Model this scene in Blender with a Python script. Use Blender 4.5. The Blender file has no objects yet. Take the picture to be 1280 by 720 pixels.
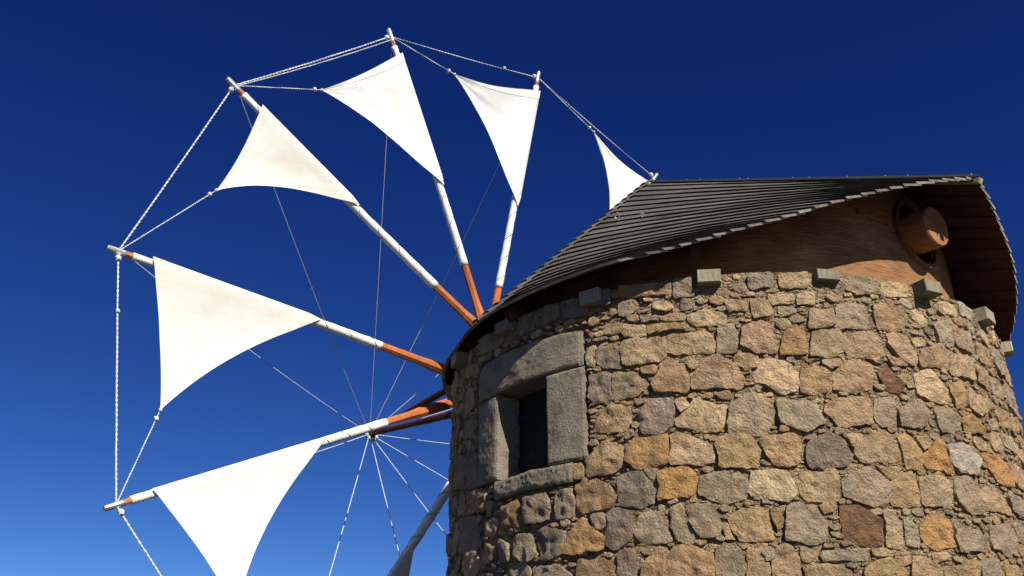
import bpy, math, random
import numpy as np
from mathutils import Vector, noise, Matrix

random.seed(11)
rng = np.random.RandomState(5)
scene = bpy.context.scene
COL = scene.collection
R_ = math.radians

# ------------------------------------------------------------------ camera
FPX, PITCH, DIST, YAW, CAMH = 1170.69, 0.44487, 9.14957, -0.22288, 1.6
cam_d = bpy.data.cameras.new('camera')
cam_d.sensor_width = 36.0
cam_d.lens = 36.0 * FPX / 1280.0
cam_d.clip_start = 0.05
cam_d.clip_end = 6000
cam = bpy.data.objects.new('camera', cam_d)
COL.objects.link(cam)
cam.location = (0, -DIST, CAMH)
cam.rotation_euler = (math.pi / 2 + PITCH, 0, -YAW)
scene.camera = cam

# ------------------------------------------------------------------ sky, sun, exposure
SUN_AZ, SUN_EL = R_(42.5), R_(37.0)           # azimuth measured from the tower towards the camera, to the right
sun_dir = Vector((math.sin(SUN_AZ) * math.cos(SUN_EL), -math.cos(SUN_AZ) * math.cos(SUN_EL), math.sin(SUN_EL)))
world = bpy.data.worlds.new('World')
scene.world = world
world.use_nodes = True
wn = world.node_tree
wn.nodes.clear()
sky = wn.nodes.new('ShaderNodeTexSky')
sky.sky_type = 'NISHITA'
sky.sun_disc = False
sky.sun_elevation = SUN_EL
sky.sun_rotation = math.atan2(sun_dir.x, sun_dir.y)
sky.altitude = 3000
sky.air_density = 0.8
sky.dust_density = 0.0
sky.ozone_density = 5.0
bg = wn.nodes.new('ShaderNodeBackground')
bg.inputs['Strength'].default_value = 0.05
wo = wn.nodes.new('ShaderNodeOutputWorld')
# the same deepening of the blue over the whole dome, as the photograph's clear dry air has it
sep = wn.nodes.new('ShaderNodeSeparateColor')
com = wn.nodes.new('ShaderNodeCombineColor')
wn.links.new(sky.outputs['Color'], sep.inputs[0])
for ch, (gain, power) in enumerate(((0.36, 1.9), (0.45, 1.6), (1.0, 1.15))):
    pw = wn.nodes.new('ShaderNodeMath')
    pw.operation = 'POWER'
    pw.inputs[1].default_value = power
    ml = wn.nodes.new('ShaderNodeMath')
    ml.operation = 'MULTIPLY'
    ml.inputs[1].default_value = gain
    wn.links.new(sep.outputs[ch], pw.inputs[0])
    wn.links.new(pw.outputs[0], ml.inputs[0])
    wn.links.new(ml.outputs[0], com.inputs[ch])
wn.links.new(com.outputs[0], bg.inputs['Color'])
wn.links.new(bg.outputs['Background'], wo.inputs['Surface'])
sl = bpy.data.lights.new('sun', 'SUN')
sl.energy = 5.0
sl.angle = R_(0.53)
sl.color = (1.0, 0.94, 0.83)
so = bpy.data.objects.new('sun', sl)
COL.objects.link(so)
so.rotation_euler = (-sun_dir).to_track_quat('-Z', 'Y').to_euler()
so.location = sun_dir * 40
scene.view_settings.view_transform = 'Standard'
scene.view_settings.look = 'None'
scene.view_settings.gamma = 1
scene.view_settings.exposure = 0.55
scene.view_settings.use_curve_mapping = False

# ------------------------------------------------------------------ measuring helpers
CP, SP = math.cos(PITCH), math.sin(PITCH)
FW = np.array([math.sin(YAW) * CP, math.cos(YAW) * CP, SP])
RT = np.array([math.cos(YAW), -math.sin(YAW), 0.0])
UP = np.cross(RT, FW)
CAM = np.array([0, -DIST, CAMH])
RW, HW = 2.6, 4.75                            # tower radius and height of its masonry


def px_wall(x, y, rad=RW):
    """photo pixel -> (arc length, height) on the round wall"""
    d = FW + RT * (x - 640) / FPX - UP * (y - 360) / FPX
    A = d[0] ** 2 + d[1] ** 2
    B = CAM[0] * d[0] + CAM[1] * d[1]
    C = CAM[0] ** 2 + CAM[1] ** 2 - rad * rad
    D = max(B * B - A * C, 0.0)
    P = CAM + d * (-B - D ** 0.5) / A
    return math.atan2(P[0], -P[1]) * RW, P[2]


def wall_pt(u, z, dep=0.0):
    t = u / RW
    r = RW + dep
    return (r * math.sin(t), -r * math.cos(t), z)


# ------------------------------------------------------------------ materials
def new_mat(name):
    m = bpy.data.materials.new(name)
    m.use_nodes = True
    nt = m.node_tree
    b = nt.nodes['Principled BSDF']
    return m, nt, b


def N(nt, t, **kw):
    n = nt.nodes.new(t)
    for k, v in kw.items():
        if k in n.inputs.keys():
            n.inputs[k].default_value = v
        else:
            setattr(n, k, v)
    return n


def ramp(nt, stops):
    r = nt.nodes.new('ShaderNodeValToRGB')
    e = r.color_ramp.elements
    e[0].position, e[0].color = stops[0][0], (*stops[0][1], 1)
    e[1].position, e[1].color = stops[-1][0], (*stops[-1][1], 1)
    for p, c in stops[1:-1]:
        x = e.new(p)
        x.color = (*c, 1)
    return r


def mix(nt, a, b, fac, mode='MIX'):
    m = nt.nodes.new('ShaderNodeMix')
    m.data_type = 'RGBA'
    m.blend_type = mode
    for s, v in ((m.inputs[0], fac), (m.inputs[6], a), (m.inputs[7], b)):
        if hasattr(v, 'is_output') or isinstance(v, bpy.types.NodeSocket):
            nt.links.new(v, s)
        elif isinstance(v, (int, float)):
            s.default_value = v
        else:
            s.default_value = (*v, 1)
    return m.outputs[2]


def stone_material(name, flat=None, bump=0.9, fine=60.0, rust=0.55, cells=False):
    m, nt, b = new_mat(name)
    L = nt.links
    tc = N(nt, 'ShaderNodeTexCoord')
    co = tc.outputs['Object']
    if flat is None:
        at = N(nt, 'ShaderNodeAttribute', attribute_name='Col')
        base = at.outputs['Color']
    else:
        rg = N(nt, 'ShaderNodeRGB')
        rg.outputs[0].default_value = (*flat, 1)
        base = rg.outputs[0]
    n1 = N(nt, 'ShaderNodeTexNoise', Scale=7.0, Detail=8.0, Roughness=0.62)
    L.new(co, n1.inputs['Vector'])
    r1 = ramp(nt, [(0.3, (0.62, 0.60, 0.58)), (0.5, (1, 1, 1)), (0.72, (1.28, 1.25, 1.18))])
    L.new(n1.outputs['Fac'], r1.inputs[0])
    c = mix(nt, base, r1.outputs['Color'], 1.0, 'MULTIPLY')
    # every stone has its own offset in the patterns, so that no two share a grain
    if flat is None:
        off = N(nt, 'ShaderNodeVectorMath', operation='SCALE')
        cb_ = N(nt, 'ShaderNodeCombineXYZ')
        for q in range(3):
            L.new(at.outputs['Alpha'], cb_.inputs[q])
        L.new(cb_.outputs[0], off.inputs[0])
        off.inputs['Scale'].default_value = 37.0
        ad = N(nt, 'ShaderNodeVectorMath', operation='ADD')
        L.new(co, ad.inputs[0])
        L.new(off.outputs[0], ad.inputs[1])
        co = ad.outputs[0]
    # brown, pale and dark mineral patches
    n2 = N(nt, 'ShaderNodeTexNoise', Scale=5.0, Detail=6.0, Roughness=0.65)
    L.new(co, n2.inputs['Vector'])
    r2 = ramp(nt, [(0.53, (0, 0, 0)), (0.66, (rust,) * 3)])
    L.new(n2.outputs['Fac'], r2.inputs[0])
    c = mix(nt, c, (0.40, 0.235, 0.11), r2.outputs['Color'])
    n5 = N(nt, 'ShaderNodeTexNoise', Scale=8.0, Detail=7.0, Roughness=0.7)
    L.new(co, n5.inputs['Vector'])
    r5 = ramp(nt, [(0.57, (0, 0, 0)), (0.68, (rust,) * 3)])
    L.new(n5.outputs['Fac'], r5.inputs[0])
    c = mix(nt, c, (0.55, 0.46, 0.32), r5.outputs['Color'])
    r6 = ramp(nt, [(0.30, (rust * 1.2,) * 3), (0.41, (0, 0, 0))])
    L.new(n5.outputs['Fac'], r6.inputs[0])
    c = mix(nt, c, (0.15, 0.125, 0.10), r6.outputs['Color'])
    n3 = N(nt, 'ShaderNodeTexNoise', Scale=60.0, Detail=8.0, Roughness=0.8)
    L.new(co, n3.inputs['Vector'])
    r3 = ramp(nt, [(0.36, (0.45, 0.43, 0.41)), (0.47, (1, 1, 1)), (0.7, (1.22, 1.2, 1.17))])
    L.new(n3.outputs['Fac'], r3.inputs[0])
    c = mix(nt, c, r3.outputs['Color'], 0.7, 'MULTIPLY')
    L.new(c, b.inputs['Base Color'])
    b.inputs['Roughness'].default_value = 0.92
    b.inputs['Specular IOR Level'].default_value = 0.15
    # relief: coarse chisel facets, medium lumps and small pits
    v1 = N(nt, 'ShaderNodeTexVoronoi', Scale=fine)
    v1.feature = 'F1'
    L.new(co, v1.inputs['Vector'])
    n4 = N(nt, 'ShaderNodeTexNoise', Scale=26.0, Detail=9.0, Roughness=0.78)
    L.new(co, n4.inputs['Vector'])
    if flat is None:
        dn_ = N(nt, 'ShaderNodeTexNoise', Scale=14.0, Detail=4.0)
        L.new(co, dn_.inputs['Vector'])
        va_ = N(nt, 'ShaderNodeVectorMath', operation='MULTIPLY_ADD')
        L.new(dn_.outputs['Color'], va_.inputs[0])
        va_.inputs[1].default_value = (.10, .10, .10)
        L.new(co, va_.inputs[2])
        vp = N(nt, 'ShaderNodeTexVoronoi', Scale=13.0)
        L.new(va_.outputs[0], vp.inputs['Vector'])
        ma_ = N(nt, 'ShaderNodeMath', operation='MULTIPLY_ADD')
        L.new(vp.outputs['Distance'], ma_.inputs[0])
        ma_.inputs[1].default_value = 0.75
        L.new(n4.outputs['Fac'], ma_.inputs[2])
        n4_out = ma_.outputs[0]
    else:
        n4_out = n4.outputs['Fac']
    mm = N(nt, 'ShaderNodeMath', operation='MULTIPLY_ADD')
    L.new(v1.outputs['Distance'], mm.inputs[0])
    mm.inputs[1].default_value = 0.22
    L.new(n4_out, mm.inputs[2])
    if cells:                                     # rubble chips bedded in the joints
        dn = N(nt, 'ShaderNodeTexNoise', Scale=9.0, Detail=3.0)
        L.new(co, dn.inputs['Vector'])
        vm = N(nt, 'ShaderNodeVectorMath', operation='MULTIPLY_ADD')
        L.new(dn.outputs['Color'], vm.inputs[0])
        vm.inputs[1].default_value = (.07, .07, .05)
        L.new(co, vm.inputs[2])
        mp = N(nt, 'ShaderNodeMapping')
        mp.inputs['Scale'].default_value = (1, 1, 1.6)
        L.new(vm.outputs[0], mp.inputs[0])
        ve = N(nt, 'ShaderNodeTexVoronoi', Scale=17.0, feature='DISTANCE_TO_EDGE')
        vc = N(nt, 'ShaderNodeTexVoronoi', Scale=17.0)
        L.new(mp.outputs[0], ve.inputs['Vector'])
        L.new(mp.outputs[0], vc.inputs['Vector'])
        re = ramp(nt, [(0.0, (0, 0, 0)), (0.13, (1, 1, 1))])
        L.new(ve.outputs['Distance'], re.inputs[0])
        sp = N(nt, 'ShaderNodeSeparateColor')
        L.new(vc.outputs['Color'], sp.inputs[0])
        m2 = N(nt, 'ShaderNodeMath', operation='MULTIPLY_ADD')
        L.new(sp.outputs[1], m2.inputs[0])
        m2.inputs[1].default_value = 0.5
        L.new(re.outputs['Color'], m2.inputs[2])
        m3 = N(nt, 'ShaderNodeMath', operation='MULTIPLY_ADD')
        L.new(m2.outputs[0], m3.inputs[0])
        m3.inputs[1].default_value = 0.55
        L.new(mm.outputs[0], m3.inputs[2])
        mm = m3
        rc = ramp(nt, [(0.0, (0.72, 0.70, 0.68)), (0.5, (1.0, 0.97, 0.93)), (1.0, (1.32, 1.22, 1.08))])
        L.new(sp.outputs[0], rc.inputs[0])
        c2 = mix(nt, c, rc.outputs['Color'], 1.0, 'MULTIPLY')
        L.new(c2, b.inputs['Base Color'])
    bp = N(nt, 'ShaderNodeBump', Strength=bump, Distance=0.065)
    L.new(mm.outputs[0], bp.inputs['Height'])
    L.new(bp.outputs[0], b.inputs['Normal'])
    return m


def wood_material(name, c0, c1, scale=(1, 1, 14), rough=0.8, bump=0.3, spec=0.2, ns=6.0):
    m, nt, b = new_mat(name)
    L = nt.links
    tc = N(nt, 'ShaderNodeTexCoord')
    mp = N(nt, 'ShaderNodeMapping')
    mp.inputs['Scale'].default_value = scale
    L.new(tc.outputs['Object'], mp.inputs[0])
    n1 = N(nt, 'ShaderNodeTexNoise', Scale=ns, Detail=7.0, Roughness=0.65)
    L.new(mp.outputs[0], n1.inputs['Vector'])
    r1 = ramp(nt, [(0.3, c0), (0.68, c1)])
    L.new(n1.outputs['Fac'], r1.inputs[0])
    n2 = N(nt, 'ShaderNodeTexNoise', Scale=2.3, Detail=4.0)
    L.new(tc.outputs['Object'], n2.inputs['Vector'])
    r2 = ramp(nt, [(0.3, (0.65, 0.65, 0.65)), (0.7, (1.25, 1.25, 1.25))])
    L.new(n2.outputs['Fac'], r2.inputs[0])
    c = mix(nt, r1.outputs['Color'], r2.outputs['Color'], 1.0, 'MULTIPLY')
    oi = N(nt, 'ShaderNodeObjectInfo')
    r3 = ramp(nt, [(0.0, (0.72, 0.72, 0.72)), (1.0, (1.25, 1.25, 1.25))])
    L.new(oi.outputs['Random'], r3.inputs[0])
    c = mix(nt, c, r3.outputs['Color'], 0.8, 'MULTIPLY')
    L.new(c, b.inputs['Base Color'])
    b.inputs['Roughness'].default_value = rough
    b.inputs['Specular IOR Level'].default_value = spec
    bp = N(nt, 'ShaderNodeBump', Strength=bump, Distance=0.01)
    L.new(n1.outputs['Fac'], bp.inputs['Height'])
    L.new(bp.outputs[0], b.inputs['Normal'])
    return m


def cloth_material(name, col, stain=(0.62, 0.5, 0.33), amount=0.25, trans=0.22):
    m, nt, b = new_mat(name)
    L = nt.links
    tc = N(nt, 'ShaderNodeTexCoord')
    n1 = N(nt, 'ShaderNodeTexNoise', Scale=1.4, Detail=5.0, Roughness=0.6)
    L.new(tc.outputs['Object'], n1.inputs['Vector'])
    r1 = ramp(nt, [(0.5, (0, 0, 0)), (0.8, (amount,) * 3)])
    L.new(n1.outputs['Fac'], r1.inputs[0])
    c = mix(nt, col, stain, r1.outputs['Color'])
    L.new(c, b.inputs['Base Color'])
    b.inputs['Roughness'].default_value = 0.9
    b.inputs['Specular IOR Level'].default_value = 0.1
    n2 = N(nt, 'ShaderNodeTexNoise', Scale=3.5, Detail=4.0, Roughness=0.5)
    L.new(tc.outputs['Object'], n2.inputs['Vector'])
    bp = N(nt, 'ShaderNodeBump', Strength=0.35, Distance=0.03)
    L.new(n2.outputs['Fac'], bp.inputs['Height'])
    L.new(bp.outputs[0], b.inputs['Normal'])
    tr = N(nt, 'ShaderNodeBsdfTranslucent')
    L.new(c, tr.inputs['Color'])
    L.new(bp.outputs[0], tr.inputs['Normal'])
    ms = N(nt, 'ShaderNodeMixShader')
    ms.inputs[0].default_value = trans
    L.new(b.outputs[0], ms.inputs[1])
    L.new(tr.outputs[0], ms.inputs[2])
    L.new(ms.outputs[0], nt.nodes['Material Output'].inputs['Surface'])
    return m


def plain_material(name, col, rough=0.6, metal=0.0, spec=0.3, ns=30.0, var=0.25):
    m, nt, b = new_mat(name)
    L = nt.links
    tc = N(nt, 'ShaderNodeTexCoord')
    n1 = N(nt, 'ShaderNodeTexNoise', Scale=ns, Detail=4.0)
    L.new(tc.outputs['Object'], n1.inputs['Vector'])
    r1 = ramp(nt, [(0.3, tuple(c * (1 - var) for c in col)), (0.7, tuple(min(1, c * (1 + var)) for c in col))])
    L.new(n1.outputs['Fac'], r1.inputs[0])
    L.new(r1.outputs['Color'], b.inputs['Base Color'])
    b.inputs['Roughness'].default_value = rough
    b.inputs['Metallic'].default_value = metal
    b.inputs['Specular IOR Level'].default_value = spec
    return m


M = {}
M['stone'] = stone_material('field_stone')
M['chips'] = stone_material('stone_chips', bump=1.0, fine=85)
M['dressed'] = stone_material('dressed_stone', flat=(0.225, 0.196, 0.146), bump=0.6, fine=75, rust=0.06)
M['mortar'] = stone_material('lime_mortar', flat=(0.375, 0.290, 0.190), bump=1.0, fine=60, rust=0.3, cells=True)
M['shingle'] = wood_material('weathered_boards', (0.052, 0.048, 0.041), (0.138, 0.129, 0.110), (1, 1, 30), 0.75, 0.5, 0.25)
M['cut'] = wood_material('cut_board_ends', (0.16, 0.145, 0.115), (0.36, 0.33, 0.27), (3, 3, 3), 0.85, 0.3)
M['soffit'] = wood_material('brown_boards', (0.030, 0.012, 0.008), (0.075, 0.030, 0.019), (2, 2, 18), 0.8, 0.3)
M['drum'] = wood_material('plywood', (0.085, 0.033, 0.014), (0.31, 0.16, 0.064), (1.2, 1.2, 22), 0.75, 0.15)
M['axle'] = wood_material('axle_wood', (0.18, 0.075, 0.032), (0.34, 0.16, 0.07), (2, 2, 12), 0.7, 0.3)
M['joist'] = wood_material('joist_wood', (0.17, 0.145, 0.10), (0.33, 0.29, 0.21), (9, 9, 2), 0.85, 0.5)
M['spar'] = wood_material('orange_stained_wood', (0.29, 0.085, 0.028), (0.48, 0.155, 0.052), (5, 5, 2), 0.6, 0.25)
M['brownspar'] = wood_material('brown_beam', (0.07, 0.022, 0.012), (0.12, 0.042, 0.022), (5, 5, 2), 0.65, 0.25)
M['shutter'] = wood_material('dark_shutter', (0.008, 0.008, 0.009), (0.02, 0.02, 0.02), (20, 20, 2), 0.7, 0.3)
M['cloth'] = cloth_material('white_sailcloth', (0.80, 0.805, 0.79))
M['cream'] = cloth_material('cream_sailcloth', (0.80, 0.78, 0.71), amount=0.35)
M['wrap'] = cloth_material('wound_cloth', (0.72, 0.71, 0.67), trans=0.0, amount=0.35)
M['rope'] = plain_material('white_rope', (0.62, 0.63, 0.62), 0.85)
M['cord'] = plain_material('thin_cord', (0.50, 0.50, 0.48), 0.8)
M['lash'] = plain_material('lashing_cord', (0.22, 0.20, 0.17), 0.8)
M['cap'] = plain_material('pale_metal', (0.72, 0.70, 0.66), 0.32, 0.85)
M['iron'] = plain_material('dark_iron', (0.05, 0.048, 0.045), 0.6, 0.6)
M['flash'] = plain_material('dark_flashing', (0.022, 0.022, 0.022), 0.55, 0.0)

m, nt, b = new_mat('dry_earth')
tc = N(nt, 'ShaderNodeTexCoord')
n1 = N(nt, 'ShaderNodeTexNoise', Scale=0.8, Detail=9.0, Roughness=0.65)
nt.links.new(tc.outputs['Object'], n1.inputs['Vector'])
r1 = ramp(nt, [(0.3, (0.022, 0.021, 0.013)), (0.7, (0.055, 0.048, 0.030))])
nt.links.new(n1.outputs['Fac'], r1.inputs[0])
nt.links.new(r1.outputs['Color'], b.inputs['Base Color'])
b.inputs['Roughness'].default_value = 0.95
bp = N(nt, 'ShaderNodeBump', Strength=0.6, Distance=0.05)
nt.links.new(n1.outputs['Fac'], bp.inputs['Height'])
nt.links.new(bp.outputs[0], b.inputs['Normal'])
M['earth'] = m


# ------------------------------------------------------------------ mesh helpers
def link(name, verts, faces, mat, parent=None, smooth=False, cols=None, matidx=None):
    V = np.asarray(verts, float)
    if parent is not None:
        V = V - np.array(ORG[parent.name])
    me = bpy.data.meshes.new(name)
    me.from_pydata(V.tolist(), [], faces)
    for mm in (mat if isinstance(mat, (list, tuple)) else [mat]):
        me.materials.append(mm)
    if matidx is not None:
        me.polygons.foreach_set('material_index', matidx)
    if smooth:
        me.polygons.foreach_set('use_smooth', [True] * len(me.polygons))
    if cols is not None:
        ca = me.color_attributes.new('Col', 'FLOAT_COLOR', 'POINT')
        c4 = np.ones((len(V), 4))
        cols = np.asarray(cols)
        c4[:, :3] = cols[..., :3]
        c4[:, 3] = cols[..., 3] if cols.shape[-1] == 4 else 0.5
        ca.data.foreach_set('color', c4.ravel())
    me.update()
    o = bpy.data.objects.new(name, me)
    COL.objects.link(o)
    if parent is not None:
        o.parent = parent
        ORG[o.name] = ORG[parent.name]
    else:
        ORG[o.name] = (0, 0, 0)
    return o


ORG = {}


def thing(name, label, cat, loc):
    o = bpy.data.objects.new(name, None)
    o.empty_display_size = 0.3
    COL.objects.link(o)
    o.location = loc
    o['label'] = label
    o['category'] = cat
    ORG[o.name] = tuple(loc)
    return o


class MB:
    def __init__(s):
        s.v, s.f, s.m = [], [], []

    def add(s, vs, fs, mi=0):
        n = len(s.v)
        s.v += [tuple(map(float, q)) for q in vs]
        s.f += [tuple(i + n for i in f) for f in fs]
        s.m += [mi] * len(fs)

    def hexa(s, c8, mi=0):
        s.add(c8, [(0, 3, 2, 1), (4, 5, 6, 7), (0, 1, 5, 4), (1, 2, 6, 5), (2, 3, 7, 6), (3, 0, 4, 7)], mi)

    def box(s, c, ax, ay, az, hx, hy, hz, mi=0):
        c, ax, ay, az = map(np.asarray, (c, ax, ay, az))
        q = [c + ax * hx * i + ay * hy * j + az * hz * k for k in (-1, 1) for i, j in ((-1, -1), (1, -1), (1, 1), (-1, 1))]
        s.hexa(q, mi)

    def tube(s, pts, rads, sides=8, caps=True, mi=0, sq=0.0, ref=None):
        pts = [np.asarray(p, float) for p in pts]
        n = len(pts)
        if np.isscalar(rads):
            rads = [rads] * n
        prev = None
        vs = []
        for i in range(n):
            t = pts[min(i + 1, n - 1)] - pts[max(i - 1, 0)]
            t = t / (np.linalg.norm(t) + 1e-12)
            if prev is None:
                rf = np.asarray(ref if ref is not None else ((0, 0, 1) if abs(t[2]) < .9 else (1, 0, 0)), float)
            else:
                rf = prev
            x = rf - t * (rf @ t)
            x /= np.linalg.norm(x) + 1e-12
            prev = x
            y = np.cross(t, x)
            for k in range(sides):
                an = 2 * math.pi * (k + .5) / sides
                ca, sa = math.cos(an), math.sin(an)
                g = 1.0
                if sq:
                    g = 1.0 / max(abs(ca), abs(sa)) * sq + (1 - sq)
                vs.append(pts[i] + rads[i] * g * (ca * x + sa * y))
        fs = []
        for i in range(n - 1):
            for k in range(sides):
                k2 = (k + 1) % sides
                fs.append((i * sides + k, i * sides + k2, (i + 1) * sides + k2, (i + 1) * sides + k))
        if caps:
            fs.append(tuple(reversed(range(sides))))
            fs.append(tuple((n - 1) * sides + k for k in range(sides)))
        s.add(vs, fs, mi)

    def build(s, name, mat, parent=None, smooth=False):
        return link(name, s.v, s.f, mat, parent, smooth, matidx=s.m if isinstance(mat, (list, tuple)) else None)


# ================================================================== GROUND
gm = MB()
nr, ns_ = 26, 64
gv = [(0, 0, 0)]
gf = []
for i in range(nr):
    r = 1.5 * (1.36 ** i)
    for k in range(ns_):
        an = 2 * math.pi * k / ns_
        x, y = r * math.cos(an), r * math.sin(an)
        z = 0.0 if r < 14 else -0.0006 * (r - 14) ** 1.25 + 0.5 * noise.noise((x * .03, y * .03, 0)) * min(1, (r - 14) / 20)
        gv.append((x, y, z))
for k in range(ns_):
    gf.append((0, 1 + k, 1 + (k + 1) % ns_))
for i in range(nr - 1):
    for k in range(ns_):
        a0, a1 = 1 + i * ns_ + k, 1 + i * ns_ + (k + 1) % ns_
        gf.append((a0, a0 + ns_, a1 + ns_, a1))
g = link('ground', gv, gf, M['earth'], smooth=True)
g['kind'] = 'structure'
g['label'] = 'dry earth ground around the foot of the mill'

# ================================================================== TOWER
tower = thing('windmill_tower', 'round windmill tower of rough tan and grey field stones with small window', 'tower', (0, 0, 0))
D2R = math.pi / 180
OP = (-42.7 * D2R * RW, -29.5 * D2R * RW, 3.432, 4.172)      # window opening: arc, arc, z, z

# --- wall core: a fine lumpy mortar skin with a hole for the window
us = []
t = -math.pi
while t < math.pi - 1e-6:
    us.append(t * RW)
    t += (0.028 if abs(t) < 1.75 else 0.12) / RW
zs = list(np.arange(0, 2.3, 0.23)) + list(np.arange(2.3, HW, 0.028)) + [HW]
nu, nz = len(us), len(zs)
cv = []
for z in zs:
    for u in us:
        fx = wall_pt(u, z)
        d = -0.009 + 0.009 * noise.noise((fx[0] * 9, fx[1] * 9, fx[2] * 9)) + 0.012 * noise.noise((fx[0] * 24, fx[1] * 24, fx[2] * 24))
        if OP[0] - .35 < u < OP[1] + .4 and OP[2] - .25 < z < OP[3] + .4:
            d -= 0.03
        cv.append(wall_pt(u, z, d))
cf = []
for j in range(nz - 1):
    for i in range(nu):
        i2 = (i + 1) % nu
        uc = us[i] + .014
        zc = (zs[j] + zs[j + 1]) / 2
        if OP[0] - .06 < uc < OP[1] + .06 and OP[2] - .06 < zc < OP[3] + .06:
            continue
        cf.append((j * nu + i, j * nu + i2, (j + 1) * nu + i2, (j + 1) * nu + i))
# top of the masonry
nb = len(cv)
for u in us:
    cv.append(wall_pt(u, HW, -0.62))
for i in range(nu):
    i2 = (i + 1) % nu
    cf.append(((nz - 1) * nu + i, (nz - 1) * nu + i2, nb + i2, nb + i))
link('wall', cv, cf, M['mortar'], tower, smooth=True)

# --- stones
PAL = {
    'g': (0.379, 0.298, 0.198), 't': (0.471, 0.327, 0.188), 'p': (0.562, 0.407, 0.241), 'o': (0.450, 0.270, 0.120),
    'O': (0.500, 0.275, 0.105), 'y': (0.422, 0.286, 0.145), 'b': (0.412, 0.268, 0.148), 'B': (0.215, 0.120, 0.065),
    'd': (0.320, 0.247, 0.181), 'k': (0.484, 0.322, 0.191), 'W': (0.480, 0.415, 0.310), 'm': (0.393, 0.301, 0.200),
}
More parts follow.
